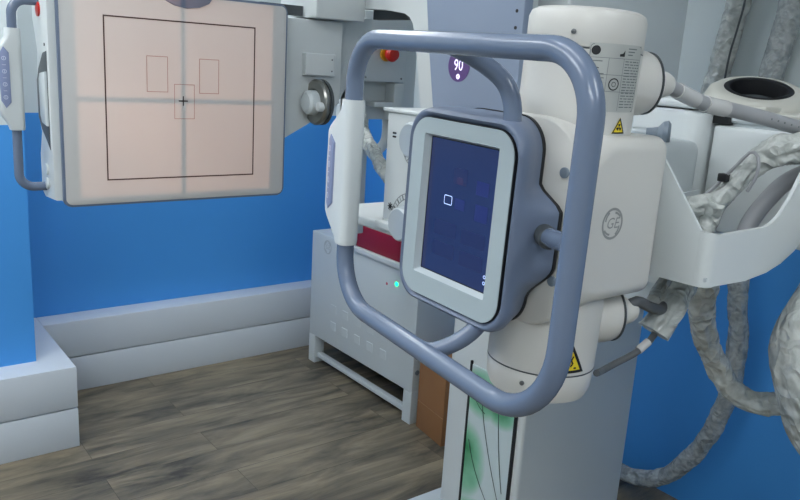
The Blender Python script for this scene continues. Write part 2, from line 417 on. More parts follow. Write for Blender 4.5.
# ------------------------------------------------------------------ detector (wall-stand image receptor)
DY = 2.058
det = empty('x_ray_detector', (0.82, 2.15, 1.2), 'square pale image detector with printed black square, cross and pinkish light on its face', 'x-ray detector')
fn = face_neg_y(0.8225, DY, 1.47)
W, Hh = 0.636, 0.558
outer = rrect(W, Hh, 0.020, 8, 0, -0.0065)
# top notch where the rounded tab sits
obj('housing', prism(rrect(W-.006, Hh-.006, 0.018, 8, 0, -0.0065), lambda a, b, d: fn(a, b, -d), 0.012, 0.085, 0.01), 'white', det)
obj('edge_trim', prism(outer, lambda a, b, d: fn(a, b, -d), 0.001, 0.016, 0.004), 'housing', det)
obj('front_cover', prism(rrect(W-.012, Hh-.012, 0.016, 8, 0, -0.0065), lambda a, b, d: fn(a, b, d), -0.006, 0.002, 0.001), 'detface', det)
tabp = [(-0.075,0.27),(-0.062,0.252),(-0.035,0.240),(0.0,0.235),(0.035,0.240),(0.062,0.252),(0.075,0.27),(0.075,0.30),(-0.075,0.30)]
obj('top_tab', prism(tabp, lambda a, b, d: fn(a+0.012, b, d), -0.02, 0.005, 0.002), 'housing', det)
sq = [(-0.207,0.2), (0.212,0.2), (0.212,-0.217), (-0.207,-0.217)]
obj('field_outline', strip([(a, b) for a, b in sq], 0.0035, fn, d1=0.0027, closed=True), 'line', det)
fc = merge(*[strip([(x-.028,z+.046),(x+.028,z+.046),(x+.028,z-.046),(x-.028,z-.046)], 0.0015, fn, d1=0.0027, closed=True) for x, z in ((-0.071,0.061),(0.075,0.060),(0.0035,-0.010))])
obj('chamber_outline', fc, 'fineline', det)
cr = merge(strip([(-0.013,-0.008),(0.013,-0.008)], 0.0032, fn, d1=0.003), strip([(0,-0.021),(0,0.005)], 0.0032, fn, d1=0.003))
obj('centre_cross', cr, 'line', det)
# side pod with recessed grip, on the left flank
def sidef(a, b, d=0): return V((0.5045 - d, DY + 0.012 + a, 1.47 + b))   # a away from viewer, b up, d outwards
pod = []
sp = [(0.0,0.285),(0.15,0.285),(0.15,0.18),(0.10,0.10),(0.125,0.06),(0.125,-0.07),(0.09,-0.10),(0.13,-0.16),(0.13,-0.262),(0.10,-0.275),(0.0,-0.268)]
obj('side_pod', prism(sp, sidef, -0.01, 0.02, 0.006), 'white', det)
g1 = [(0.014,0.105),(0.05,0.10),(0.10,0.06),(0.122,0.03),(0.122,-0.065),(0.09,-0.095),(0.04,-0.12),(0.014,-0.14)]
obj('grip_slot', prism(g1, sidef, 0.015, 0.0215, 0.001), 'darkgrey', det)
g2 = [(0.016,0.055),(0.065,0.05),(0.075,0.035),(0.075,-0.055),(0.06,-0.075),(0.016,-0.08)]
obj('grip_bar', prism(g2, sidef, 0.018, 0.028, 0.003), 'greywhite', det)
rl = obj('indicator', lathe([(0.0,0),(0.018,0.0),(0.018,0.004),(0.0,0.008)], sidef(0.075,0.205,0.02), (-1,0,0), 24), 'red', det)
for k, b in enumerate((-0.195, -0.232)):
    obj('round_button', cyl(sidef(0.06, b, 0.018), (-1,0,0), 0.015, 0.006, 24, 0.001), 'greywhite', det)
obj('side_bolt', cyl(sidef(0.03, 0.12, 0.018), (-1,0,0), 0.004, 0.004, 12), 'screw', det)

# positioning handle of the detector
def rounded_path(P, R, step=0.008, closed=False):
    P = [V(p) for p in P]; n = len(P); out = []
    for i in range(n):
        if not closed and i in (0, n-1): out.append(P[i]); continue
        p, a, b = P[i], P[i-1], P[(i+1) % n]; r = R[i] if isinstance(R, (list, tuple)) else R
        u, v = (a-p).normalized(), (b-p).normalized(); ang = u.angle(v); t = r/math.tan(ang/2)
        c = p + (u+v).normalized()*(r/math.sin(ang/2)); s, e = p+u*t - c, p+v*t - c
        k = 12; tot = s.angle(e); ax = s.cross(e).normalized()
        for j in range(k+1): out.append(c + Matrix.Rotation(tot*j/k, 3, ax) @ s)
    # densify
    res = []
    m = len(out)
    for i in range(m if closed else m-1):
        a, b = out[i], out[(i+1) % m]; k = max(1, int((b-a).length/0.02))
        for j in range(k): res.append(a.lerp(b, j/k))
    if not closed: res.append(out[-1])
    return res
obj('positioning_handle', sweep(rounded_path([(0.50,2.15,1.694),(0.423,2.15,1.694),(0.420,2.15,1.228),(0.51,2.15,1.228)], 0.035), 0.0115, 20), 'handle', det)

def grip(parent, o, du, dv, dn, top, bot, inner, bulge, pad, flip=1):
    """hand grip: rounded block with an outward bulge; o centre on tube axis; du outward, dv up, dn to viewer"""
    prof = [(top,0.6),(top-0.012,0.62),(top-0.045,0.9),(top-0.075,1.0),(bot+0.065,1.0),(bot+0.03,0.8),(bot,0.5)]
    rings = []
    def width(z):
        if z > top-0.012: return 0.018
        if z > top-0.06: t = (top-0.012-z)/0.048; return 0.018 + (bulge-0.018)*t*t*(3-2*t)
        if z > bot+0.055: return bulge
        t = (z-bot)/0.055; return 0.018 + (bulge-0.018)*t*t*(3-2*t)
    N = 30
    for j in range(N+1):
        z = bot + (top-bot)*j/N; w = width(z); th = 0.0175
        k = 1.0 if 0 < j < N else 0.95
        pts = rrect(w+inner, 2*th, min(th, (w+inner)/2)*0.72, 6, (w-inner)/2, 0)
        rings.append([o + du*(a*k) + dn*(b*k) + dv*z for a, b in pts])
    g = obj('hand_grip', loft(rings), 'white', parent)
    # button pad on the outer half, facing the viewer and outwards
    n2 = (dn*0.97 + du*0.16).normalized(); u2 = (du - n2*du.dot(n2)).normalized()
    w = 0.0125 + (bulge-0.042)*0.25
    c = o + du*(bulge-0.004-w) + dn*0.0172 + dv*pad[0]
    h = pad[1]
    out = [(-w*0.95,-h*0.8),(0,-h),(w*0.85,-h*0.75),(w,0),(w*0.85,h*0.75),(0,h),(-w*0.95,h*0.8),(-w*0.95,0)]
    f = lambda a, b, d: c + u2*a + dv*b + n2*d
    p = obj('button_pad', prism(out, f, -0.012, 0.0015, 0.001), 'button', g)
    mk = None
    for k in range(4):
        b0 = h*(0.62-0.42*k)
        q = strip(circ(0.0045, 14, 0, b0), 0.0013, f, d1=0.0021, closed=True)
        q = merge(q, strip([(0, b0-0.003), (0, b0+0.003)], 0.0012, f, d1=0.0021))
        mk = q if mk is None else merge(mk, q)
    for k in range(3):
        b0 = h*(0.41-0.42*k); mk = merge(mk, strip([(-0.004,b0),(0.004,b0)], 0.001, f, d1=0.0021))
    obj('pad_marking', mk, 'buttonmark', g)
    return g
grip(det, V((0.4225,2.15,1.46)), V((-1,0,0)), V((0,0,1)), V((0,-1,0)), 0.165, -0.085, 0.018, 0.042, (0.045, 0.075))

# ------------------------------------------------------------------ detector arm: plate, knob and crossbar behind the detector
arm = empty('detector_arm', (1.25, 2.2, 1.36), 'white angular support arm with dark round knob, right of the image detector', 'equipment arm')
pl = [(1.144,1.332),(1.175,1.352),(1.30,1.418),(1.372,1.46),(1.372,1.712),(1.144,1.712)]
obj('arm_plate', prism(pl, lambda a, b, d: V((a, d, b)), 2.12, 2.22, 0.004), 'white', arm)
obj('back_gusset', prism([(1.36,1.72),(1.54,1.74),(1.54,1.66),(1.42,1.46),(1.36,1.40)], lambda a, b, d: V((a, d, b)), 2.20, 2.32, 0.004), 'greywhite', arm)
bb = box(1.228,1.335,2.096,2.125,1.545,1.612,0.003)
cv = obj('raised_cover', bb, 'white', arm)
for z in (1.56, 1.595): obj('screw', cyl((1.322,2.097,z),(0,-1,0),0.0025,0.002,10), 'screw', cv)
obj('knob_recess', cyl((1.285,2.085,1.465),(-1,0,0),0.070,0.010,40), 'darkgrey', arm)
kb = obj('knob_disc', lathe([(0.0,0),(0.064,0),(0.070,0.006),(0.070,0.016),(0.064,0.022),(0.040,0.024),(0.040,0.010),(0,0.010)], (1.276,2.085,1.465), (-1,0,0), 48), 'steel', arm)
obj('knob_hub', lathe([(0,0),(0.036,0),(0.038,0.02),(0.036,0.042),(0.028,0.05),(0.0,0.05)], (1.270,2.08,1.464), (-1,0,0), 32), 'greywhite', kb)
obj('knob_pin', cyl((1.272,2.035,1.454),(-1,0,0),0.014,0.035,20,0.003), 'white', kb)
obj('crossbar', box(1.246,1.424,2.075,2.30,1.716,1.93,0.004), 'white', arm)
obj('slide_rail', box(1.10,1.243,2.15,2.2,1.722,1.750), 'darkgrey', arm)
obj('end_block', box(1.426,1.46,2.135,2.26,1.735,1.93,0.003), 'greywhite', arm)
obj('rail_slot', box(1.472,1.50,1.84,2.10,1.728,1.775,0.002), 'darkgrey', arm)

# control box with emergency stop
sb = empty('stop_switch_box', (1.75, 2.4, 1.4), 'grey switch box with red mushroom emergency stop on yellow ring, seen through the handle', 'switch box')
obj('box_body', box(1.645,1.845,2.40,2.56,1.525,1.78,0.006), 'white', sb)
obj('lower_frame', merge(box(1.62,1.66,2.40,2.5,1.38,1.522,.003), box(1.80,1.845,2.40,2.5,1.38,1.522,.003), box(1.62,1.845,2.46,2.5,1.38,1.525,.003)), 'white', sb)
obj('side_plate', box(1.847,1.93,2.44,2.56,1.38,1.78,0.004), 'white', sb)
obj('bracket', box(1.71,1.80,2.40,2.46,1.43,1.45,0.003), 'white', sb)
st = obj('emergency_stop_ring', cyl((1.748,2.40,1.628),(0,-1,0),0.027,0.012,32,0.002), 'ringyellow', sb)
obj('stop_button', lathe([(0.012,0),(0.014,0.018),(0.026,0.022),(0.028,0.034),(0.022,0.046),(0.010,0.05),(0,0.05)], (1.748,2.39,1.628), (0,-1,0), 32), 'red', st)
for x, z in ((1.662,1.54),(1.828,1.54),(1.828,1.765)): obj('screw', cyl((x,2.401,z),(0,-1,0),0.0035,0.003,10), 'screw', sb)
obj('conduit', tube([(1.78,2.5,1.52),(1.85,2.52,1.42),(1.86,2.52,1.30),(1.80,2.50,1.24)],0.02), 'greywhite', sb)
obj('mounting_post', box(1.68,1.80,2.56,2.62,0.9,1.95,0.004), 'greywhite', sb)

# ------------------------------------------------------------------ floor column
colm = empty('support_column', (1.85,1.53,0), 'tall white floor column with green leaf print on its narrow front', 'column')
cx0, cx1, cyn, cyf = 1.55, 2.065, 1.356, 1.690
obj('column_body', box(cx0, cx1, cyn, cyf, 0.03, 2.35, 0.012, 3), 'white', colm)
pn = obj('leaf_panel', box(cx0-0.004, cx0+0.002, 1.391, 1.584, 0.09, 0.72, 0.0015, 1), 'leaf', colm)
obj('panel_groove', merge(box(cx0-0.006, cx0+0.001, 1.381,1.391,0.08,0.73), box(cx0-0.006, cx0+0.001, 1.584,1.591,0.08,0.73)), 'black', colm)
fl = face_neg_x(cx0-0.0045, 1.490, 0.395)
def arc(p0, p1, p2): return [tuple((V(p0)*(1-t)**2 + V(p1)*2*t*(1-t) + V(p2)*t*t)[:2]) for t in [i/10 for i in range(11)]]
stems = merge(strip(arc((-0.035,0.215,0),(-0.005,0.08,0),(0.078,-0.09,0)), 0.0030, fl), strip(arc((0.035,0.225,0),(0.045,0.10,0),(0.078,-0.03,0)), 0.0030, fl),
              strip(arc((-0.080,0.08,0),(-0.05,-0.02,0),(0.03,-0.10,0)), 0.0030, fl), strip(arc((-0.080,0.245,0),(-0.06,0.20,0),(-0.02,0.19,0)), 0.0026, fl))
obj('printed_stem', stems, 'stem', pn)
obj('base_plate', box(1.44, 2.2, 1.30, 1.95, 0.0, 0.035, 0.006), 'greywhite', colm)
# grey arm head on the column, with angle read-out
ah = empty('swivel_arm', (1.48,1.6,1.35), 'blue-grey arm head panel in white frame with lit 90 angle display', 'equipment arm')
fa = lambda a, b, d: V((1.425 - d, a, b))
fr = [(1.745,1.38),(1.773,1.484),(1.80,1.61),(1.815,1.69),(1.827,1.717),(1.845,1.736),(1.871,1.747),(1.972,1.753),(2.125,1.758),(2.13,1.95),(1.385,1.95),(1.385,1.30),(1.70,1.30)]
obj('white_frame', prism(fr, fa, -0.045, 0.0, 0.006), 'white', ah)
pnl = [(1.378,1.95),(1.785,1.95),(1.755,1.76),(1.733,1.64),(1.700,1.489),(1.66,1.36),(1.62,1.32),(1.41,1.32),(1.378,1.36)]
obj('front_panel', prism(pnl, fa, -0.02, 0.012, 0.006), 'armblue', ah)
for z in (1.741, 1.701): obj('screw_hole', cyl((1.414,1.402,z),(-1,0,0),0.0045,0.002,14), 'black', ah)
dp = obj('angle_display', prism(circ(0.043,40), lambda a, b, d: V((1.4125-d,1.600-a,1.602+b)), 0.0, 0.0015, 0.0005), 'dispoff', ah)
fd = face_neg_x(1.4105, 1.596, 1.606)
obj('display_digits', text_bm('90', 0.042, lambda a, b, d: fd(a*0.9-.004, b-0.004, d)), 'digits', dp)
obj('display_ring', merge(strip(circ(0.005,16,-0.003,-0.033), 0.004, fd, closed=True), strip([(-0.003,-0.033),(0.003,-0.033)],0.004,fd)), 'digits', dp)
obj('link_bar', box(1.44,1.56,0.93,1.42,1.36,1.55,0.015), 'greywhite', ah)

# ------------------------------------------------------------------ x-ray tube head with console, handle loop and collimator
AX, AY, R = 0.90, 0.745, 0.083
hd = empty('x_ray_tube_head', (AX, AY, 1.10), 'white x-ray tube head with upright cylinder, touchscreen console and large blue-grey loop handle', 'x-ray tube')
z0, z1 = 1.114, 1.688
AD = V((0.034,-0.006,1.0)); AB = V((0.8435,0.7616,0.0))     # axis point at height z is AB + AD*z
def axis_at(z): return AB + AD*z
hs = obj('tube_cylinder', lathe([(0,z0+0.052),(R,z0+0.052),(R,z1-0.055),(0,z1-0.055)], AB, AD, 72), 'offwhite', hd)
obj('cap_seam', lathe([(R+.0002,z1-.0553),(R+.0002,z1-.0537)], AB, AD, 72), 'darkgrey', hs)
obj('cap_seam', lathe([(R+.0002,z0+.0497),(R+.0002,z0+.0513)], AB, AD, 72), 'darkgrey', hs)
obj('top_cap', lathe([(R-.001,z1-.053),(R,z1-.051),(R,z1-.012),(R-.003,z1-.004),(R-.010,z1),(0,z1)], AB, AD, 72), 'offwhite', hd)
obj('bottom_cap', lathe([(R-.001,z0+.051),(R,z0+.049),(R-.002,z0+.02),(R-.008,z0+.006),(R-.02,z0),(0,z0)], AB, AD, 72), 'offwhite', hd)
def cylf(ang, zc):
    """map (a right, b up) on to the cylinder, seen from outside"""
    return lambda a, b, d=0: axis_at(zc+b) + V(((R+d)*math.cos(math.radians(ang)+a/R), (R+d)*math.sin(math.radians(ang)+a/R), 0))
# cap screws
for ang, z in ((209,z1-.033),(205,z0+.035)):
    d = V((math.cos(math.radians(ang)), math.sin(math.radians(ang)),0)); obj('cap_screw', cyl(axis_at(z)+d*(R-.002), d, 0.0036, 0.004, 16, 0.001), 'screw', hd)
# rating label
lw, lh = 0.092, 0.090
fL = cylf(257, 1.597)
lab = obj('rating_label', patch(-lw/2, lw/2, -lh/2, lh/2, fL, 0.0006, 20, 1), 'label', hd)
ink = strip(rrect(lw-.003, lh-.003, 0.004, 4), 0.0009, fL, d1=0.0010, closed=True)
for b in (0.026, 0.004, -0.018): ink = merge(ink, patch(-lw/2+.002, lw/2-.002, b, b+0.0006, fL, 0.0010, 14, 1))
for a in (-0.018, 0.006): ink = merge(ink, patch(a, a+0.0006, -lh/2+.002, 0.026, fL, 0.0010, 1, 1))
for k in range(17):
    b = 0.0235 - k*0.0038
    a = 0.009
    while a < lw/2-.006:
        w = random.uniform(0.004,0.012); ink = merge(ink, patch(a, min(a+w, lw/2-.003), b-0.0014, b, fL, 0.0010, 2, 1)); a += w+0.002
for k in range(9):
    b = 0.0225 - k*0.0055
    if -0.018-.004 < b < -0.006 or k in (1,2): continue
    ink = merge(ink, patch(-0.043, -0.043+random.uniform(0.012,0.022), b-0.0014, b, fL, 0.0010, 2, 1))
for k in range(3): ink = merge(ink, patch(0.012, 0.030-0.004*k, 0.039-k*.004, 0.0405-k*.004, fL, 0.0010, 3, 1))
obj('label_print', ink, 'print', lab)
for q in (prism(circ(0.0062,20,-0.037,0.0355), fL, 0.0008, 0.0011), strip(circ(0.0075,24,-0.0055,-0.008), 0.0016, fL, d1=0.0012, closed=True),
          strip(circ(0.003,16,-0.0055,-0.008), 0.0008, fL, d1=0.0012, closed=True), text_bm('C', 0.012, lambda a, b, d: fL(a-0.034, b+0.009, 0.0012)),
          prism([(-0.002,0.029),(0.006,0.029),(0.006,0.037),(0.003,0.033),(-0.002,0.032)], fL, 0.0008, 0.0012)):
    obj('label_symbol', q, 'black', lab)
def triangle(fn, s, kind, parent):
    bm = bmesh.new(); rows = []
    for j in range(13):
        b = -s*0.43 + s*0.86*j/12; w = s/2*(1-j/12)
        rows.append([bm.verts.new(fn(-w + 2*w*i/12, b, 0.0008)) for i in range(13)])
    for j in range(12):
        for i in range(12): bm.faces.new((rows[j][i], rows[j][i+1], rows[j+1][i+1], rows[j+1][i]))
    bmesh.ops.remove_doubles(bm, verts=bm.verts, dist=1e-6)
    t = obj('warning_sticker', bm, 'yellow', parent)
    k = strip([(-s*.43+s*.86*i/8,-s*0.39) for i in range(9)]+[(s*.43-s*.43*i/8,-s*0.39+s*.75*i/8) for i in range(1,9)]+[(-s*.43*i/8, s*.36-s*.75*i/8) for i in range(1,8)], s*0.07, fn, d1=0.0012, closed=True)
    if kind == 'trefoil':
        for q in range(3):
            a0 = PI/2 + q*2*PI/3
            k = merge(k, prism([(0,-s*.1)]+[(s*.19*math.cos(a0+t), s*.19*math.sin(a0+t)-s*.1) for t in (-.5,-.25,0,.25,.5)], fn, 0.001, 0.0014))
    else:
        for q in (-1, 0, 1):
            k = merge(k, strip([(s*.1*q-.02*s, -s*.26), (s*.1*q+s*.03, -s*.18), (s*.1*q-s*.02, -s*.10), (s*.1*q+s*.03, -s*.0)], s*0.04, fn, d1=0.0014))
        k = merge(k, strip([(-s*.24,-s*.30),(s*.24,-s*.30)], s*0.04, fn, d1=0.0014))
    obj('warning_symbol', k, 'black', t)
triangle(cylf(268, 1.534), 0.026, 'trefoil', hd)
triangle(cylf(249, 1.197), 0.062, 'heat', hd)
# main body block round the middle of the tube
def body_ring(x, t, k):
    """t=0 domed section behind the console, t=1 boxy rear section (y, z)"""
    h, r, zc = 0.302 + (0.238-0.302)*t, 0.085 + (0.022-0.085)*t, 1.391 + (1.4005-1.391)*t
    return [V((x, 0.765 + (a-0.765)*k, zc + (b-zc)*k)) for a, b in rrect(0.23, h, r, 10, 0.765, zc)]
obj('body_block', loft([body_ring(0.8035,0,0.97), body_ring(0.806,0,0.99), body_ring(0.812,0.0,1.0), body_ring(0.826,0.08,1), body_ring(0.838,0.3,1), body_ring(0.85,0.62,1), body_ring(0.862,0.88,1), body_ring(0.875,1,1), body_ring(0.981,1,1), body_ring(0.987,1,0.992), body_ring(0.989,1,0.975)]), 'offwhite', hd, 50)
fb = face_neg_y(0.880, 0.6500, 1.400)
obj('monogram', monogram(fb, 0.021), 'faint', hd)
for p in ((0.806,0.679,1.47),(0.806,0.680,1.318)):
    obj('body_screw', cyl(p, (-1,0,0), 0.0075, 0.006, 20, 0.001), 'midgrey', hd)
# cable domes
for (z, dr) in ((1.592,(0.93,-0.32,0.0)), (1.235,(0.93,-0.36,0.0))):
    dv = V(dr).normalized(); o = axis_at(z) + dv*0.045
    dm = obj('cable_dome', lathe([(0.048,0),(0.048,0.050),(0.047,0.058),(0.043,0.069),(0.035,0.078),(0.024,0.084),(0.012,0.087),(0,0.087)], o, dv, 48), 'offwhite' , hd)
    obj('dome_seam', lathe([(0.0445,0.0655),(0.0465,0.0665),(0.0462,0.0685),(0.0435,0.0695)], o, dv, 48), 'darkgrey', dm)
    obj('cable_gland', lathe([(0.022,0.07),(0.022,0.092),(0.018,0.105),(0.014,0.112),(0,0.112)], o, dv, 28), 'offwhite', dm)
# arm tying the head back to the swivel arm
obj('rear_coupling', box(0.965,1.36,0.82,0.93,1.34,1.49,0.02), 'greywhite', hd)

# --- collimator: hollow box, so its lamp lights the detector through the window
cm = obj('collimator', merge(box(0.775,0.781,0.885,1.047,1.338,1.52,0.002), box(0.985,0.991,0.885,1.047,1.338,1.52,0.002),
      box(0.770,0.995,0.885,1.056,1.52,1.526,0.002), box(0.775,0.991,0.885,1.047,1.332,1.338), box(0.775,0.991,0.880,0.886,1.34,1.52)), 'white', hd)
# shutter plate with rectangular opening
sx0, sx1, sz0, sz1 = 0.822, 0.888, 1.3944, 1.458
obj('shutter_plate', merge(box(0.78,sx0,1.036,1.040,1.338,1.52), box(sx1,0.987,1.036,1.040,1.338,1.52), box(sx0,sx1,1.036,1.040,1.338,sz0), box(sx0,sx1,1.036,1.040,sz1,1.52)), 'darkgrey', cm)
obj('cross_wire', merge(box(0.8549,0.8564,1.0375,1.0385,sz0,sz1), box(sx0,sx1,1.0375,1.0385,1.4242,1.4257)), 'black', cm)
obj('accessory_rail', merge(box(0.775,1.0,0.90,1.215,1.311,1.329,0.004), box(0.767,0.79,0.985,1.06,1.320,1.334,0.003)), 'white', cm)
fk = lambda a, b, d=0: V((0.775-d, 1.0-a, 1.43+b))
for (y, z, sg) in ((0.957,1.482,1),(0.973,1.343,-1)):
    kn = obj('dial_knob', lathe([(0.0,0),(0.031,0),(0.031,0.008),(0.028,0.010),(0.028,0.021),(0.025,0.024),(0,0.024)], (0.775,y,z), (-1,0,0), 40), 'silver', cm)
    f2 = (lambda yy, zz: (lambda a, b, d=0: V((0.775-d, yy-a, zz+b))))(y, z)
    sc_ = None
    for rr in (0.040, 0.049):
        pts = [(rr*math.cos(t), rr*math.sin(t)) for t in [math.radians((200 if sg>0 else 95)+5*i) for i in range(17)]]
        q = strip(pts, 0.0012, f2); sc_ = q if sc_ is None else merge(sc_, q)
    for i in range(9):
        t = math.radians((202 if sg>0 else 97)+9.5*i); sc_ = merge(sc_, strip([(0.040*math.cos(t),0.040*math.sin(t)),(0.048*math.cos(t),0.048*math.sin(t))], 0.0014 if i % 2 else 0.003, f2))
    obj('dial_scale', sc_, 'print', kn)
obj('vent_mark', merge(prism(rrect(0.010,0.0032,0.0015,3,-0.026,0.050), fk, 0, 0.0006), prism(rrect(0.010,0.0032,0.0015,3,-0.026,0.056), fk, 0, 0.0006)), 'black', cm)
star = None
for k in range(4):
    t = k*PI/4; q = strip([(-0.026-0.007*math.cos(t), -0.068-0.007*math.sin(t)),(-0.026+0.007*math.cos(t), -0.068+0.007*math.sin(t))], 0.002, fk); star = q if star is None else merge(star, q)
obj('lamp_symbol', star, 'black', cm)

# --- console face frame (tilted a few degrees in its own plane)
def frame(o, th, lean, yaw):
    u = V((-math.sin(yaw), -math.cos(yaw), 0)); v = V((0,0,1))          # right, up
    n = u.cross(v)                                                       # towards the viewer
    q = Matrix.Rotation(lean, 3, u); v = q @ v; n = q @ n
    q = Matrix.Rotation(th, 3, n); u = q @ u; v = q @ v
    return lambda a, b, d=0: V(o) + u*a + v*b + n*d
TH, LEAN = math.radians(-1.2), math.radians(-0.5)
fc_ = frame((0.734, 0.8120, 1.3885), TH, LEAN, math.radians(1.15))
BW, BH = 0.224, 0.274
def rr(w, h, r, cx=0, cy=0): return rrect(w, h, r, 10, cx, cy)
# blue-grey shell: front rim -> wide back with bulges for the handle bosses
def bulged(w, h, r, k):
    out = []
    for a, b in rrect(w, h, r, 10):
        f = math.exp(-((b-0.015)/0.052)**4) if k else 0
        out.append((a + math.copysign(k*f, a)*(min(1, abs(a)/(w/2*0.8))), b))
    return out
def shape(t, grow=0.0):
    """outline of the shell: t=0 front rim, t=1 back edge with the bulges that carry the struts"""
    w, h, r = BW+.012 + (0.182-BW-.012)*t, BH+.012 + (0.304-BH-.012)*t, 0.042 + 0.008*t
    P = rrect(w+2*grow, h+2*grow, r, 10); out = []
    for i in range(len(P)):
        a, b = P[i], P[(i+1) % len(P)]; long = math.hypot(a[0]-b[0], a[1]-b[1]) > 0.04
        n = 26 if long else 1
        for j in range(n): out.append((a[0]+(b[0]-a[0])*j/n, a[1]+(b[1]-a[1])*j/n))
    res = []
    for a, b in out:
        if b > 0.03: f = 1 - min(1, (b-0.03)/0.035)
        elif b < -0.045: f = 1 - min(1, (-0.045-b)/0.060)
        else: f = 1
        f = f*f*(3-2*f)
        res.append((a + math.copysign(0.045*f*t**1.3, a)*min(1, (abs(a)/(w/2))**4), b))
    return res
lv = [(-0.007, 0.0, -0.012), (0.0, 0.0, -0.0065), (0.004, 0.0, -0.004), (0.0065, 0.0, -0.0005), (0.004, 0.02, 0.003), (-0.004, 0.08, 0.005), (-0.016, 0.26, 0.006), (-0.035, 0.58, 0.004), (-0.055, 0.88, 0.001), (-0.066, 1.0, 0.0)]
obj('console_shell', loft([[fc_(a, b, d) for a, b in shape(t, g)] for d, t, g in lv]), 'housing', hd, 60)
obj('shell_gasket', loft([[fc_(a, b, d) for a, b in shape(1.0, 0.0014)] for d in (-0.064, -0.0695)]), 'black', hd)
# bezel with a window
def ringsolid(outp, inp, f, d0, d1, din):
    bm = bmesh.new(); n = len(outp)
    A = [bm.verts.new(f(*p, d1)) for p in outp]; B = [bm.verts.new(f(*p, d1)) for p in inp]; C = [bm.verts.new(f(*p, din)) for p in inp]; D = [bm.verts.new(f(*p, d0)) for p in outp]
    for X_, Y_ in ((D,A),(A,B),(B,C)):
        for i in range(n): bm.faces.new((X_[i], Y_[i], Y_[(i+1) % n], X_[(i+1) % n]))
    return bm
SW, SH, SCX, SCY = 0.1530, 0.204, 0.0, 0.0055
outp = rr(BW-.0045, BH-.0045, 0.0355); 
inp = rrect(SW+.009, SH+.009, 0.003, 10, SCX, SCY-.0005)
bz = obj('bezel', ringsolid(outp, inp, fc_, -0.004, 0.0070, 0.0060), 'bezel', hd, 30)
inner2 = rrect(SW, SH, 0.001, 10, SCX, SCY)
bm = bmesh.new(); A = [bm.verts.new(fc_(*p, 0.0066)) for p in inp]; B = [bm.verts.new(fc_(*p, -0.0042)) for p in inner2]
for i in range(len(A)): bm.faces.new((A[i], B[i], B[(i+1) % len(A)], A[(i+1) % len(A)]))
obj('window_bevel', bm, 'ledge', bz, 20)
obj('bezel_groove', ringsolid(rr(BW-.0022, BH-.0022, 0.0365), rr(BW-.005, BH-.005, 0.035), fc_, -0.004, 0.0058, 0.002), 'black', hd, 30)
scn_o = obj('screen', patch(SCX-SW/2+.0008, SCX+SW/2-.0008, SCY-SH/2+.0008, SCY+SH/2-.0008, fc_, -0.0040), 'screen', hd)
obj('screen_border', ringsolid(inner2, rrect(SW-.003, SH-.003, 0.001, 10, SCX, SCY), fc_, -0.0042, -0.0036, -0.0039), 'black', hd)
fs = lambda a, b, d=0: fc_(SCX + a, SCY + b, -0.0039 + d)
obj('screen_button', merge(strip(rrect(0.017,0.013,0.002,3,-0.026,0.014), 0.0012, fs, closed=True)), 'iconwhite', scn_o)
ib = [patch(a-w/2, a+w/2, b-h/2, b+h/2, fs, 0.0003) for a, b, w, h in ((0.045,0.043,0.026,0.020),(0.0,0.012,0.022,0.016),(0.047,0.008,0.026,0.024))]
for q in ib: obj('screen_tile', q, 'iconblue', scn_o)
ib = [prism(rrect(w, h, 0.003, 3, a, b), lambda a, b, d: fs(a, b, d), 0.0001, 0.0003) for a, b, w, h in ((-0.028,-0.030,0.050,0.022),(0.035,-0.032,0.050,0.022),(-0.028,-0.062,0.050,0.022),(0.035,-0.064,0.050,0.022),(-0.004,0.052,0.030,0.024))]
for q in ib: obj('screen_field', q, 'icondark', scn_o)
obj('screen_patch', prism(rrect(0.014,0.010,0.003,3,-0.004,0.046), fs, 0.0003, 0.0006), 'iconred', scn_o)
obj('screen_mark', merge(strip(circ(0.0022,10,0.068,-0.078),0.001,fs,closed=True), strip(circ(0.0022,10,0.068,-0.087),0.001,fs,closed=True)), 'iconwhite', scn_o)

# --- loop handle
fh = frame((0.684, 0.7966, 1.4068), math.radians(-1.06), math.radians(-0.22), math.radians(6.41))
LW, LH = 0.5382, 0.4447
path = []
cor = [(LW/2,LH/2),(-LW/2,LH/2),(-LW/2,-LH/2+.006),(LW/2,-LH/2+.008)]
lp = rounded_path([fh(a, b) for a, b in cor], [0.074,0.070,0.085,0.110], closed=True)
obj('loop_handle', sweep(lp, 0.0148, 28, closed=True), 'handle', hd, 60)
ou = (fh(-1,0)-fh(0,0)).normalized(); ov = (fh(0,1)-fh(0,0)).normalized(); on = (fh(0,0,1)-fh(0,0)).normalized()
grip(hd, fh(-LW/2, 0), ou, ov, on, 0.125, -0.118, 0.018, 0.062, (0.0, 0.064))
# struts from loop to console
def strut(name, P, r): return obj(name, tube(P, r, 22, 0.006), 'handle', hd, 60)
strut('upper_strut', [fh(-0.045,LH/2-0.001,-0.002), fh(-0.012,LH/2-0.004,-0.010), V((0.722,0.768,1.605)), V((0.737,0.742,1.583)), V((0.745,0.732,1.556)), V((0.746,0.730,1.525))], 0.0125)
strut('lower_strut', [fh(-0.012,-LH/2+0.008,-0.001), fh(0.008,-LH/2+0.013,-0.014), V((0.722,0.766,1.218)), V((0.742,0.752,1.245)), V((0.752,0.748,1.28))], 0.0125)
strut('side_strut', [fh(LW/2,0.004), V((0.70,0.575,1.404)), V((0.745,0.635,1.393)), V((0.775,0.675,1.386))], 0.0125)
obj('strut_boss', cyl(V((0.760,0.656,1.387)), (0.54,0.84,0), 0.0150, 0.03, 28, 0.003), 'darkgrey', hd)

# ------------------------------------------------------------------ white cable tray behind the head
tr = empty('cable_tray', (1.2,0.65,1.3), 'open white curved tray holding wrapped cables, right of the tube head', 'cable tray')
T = 0.006
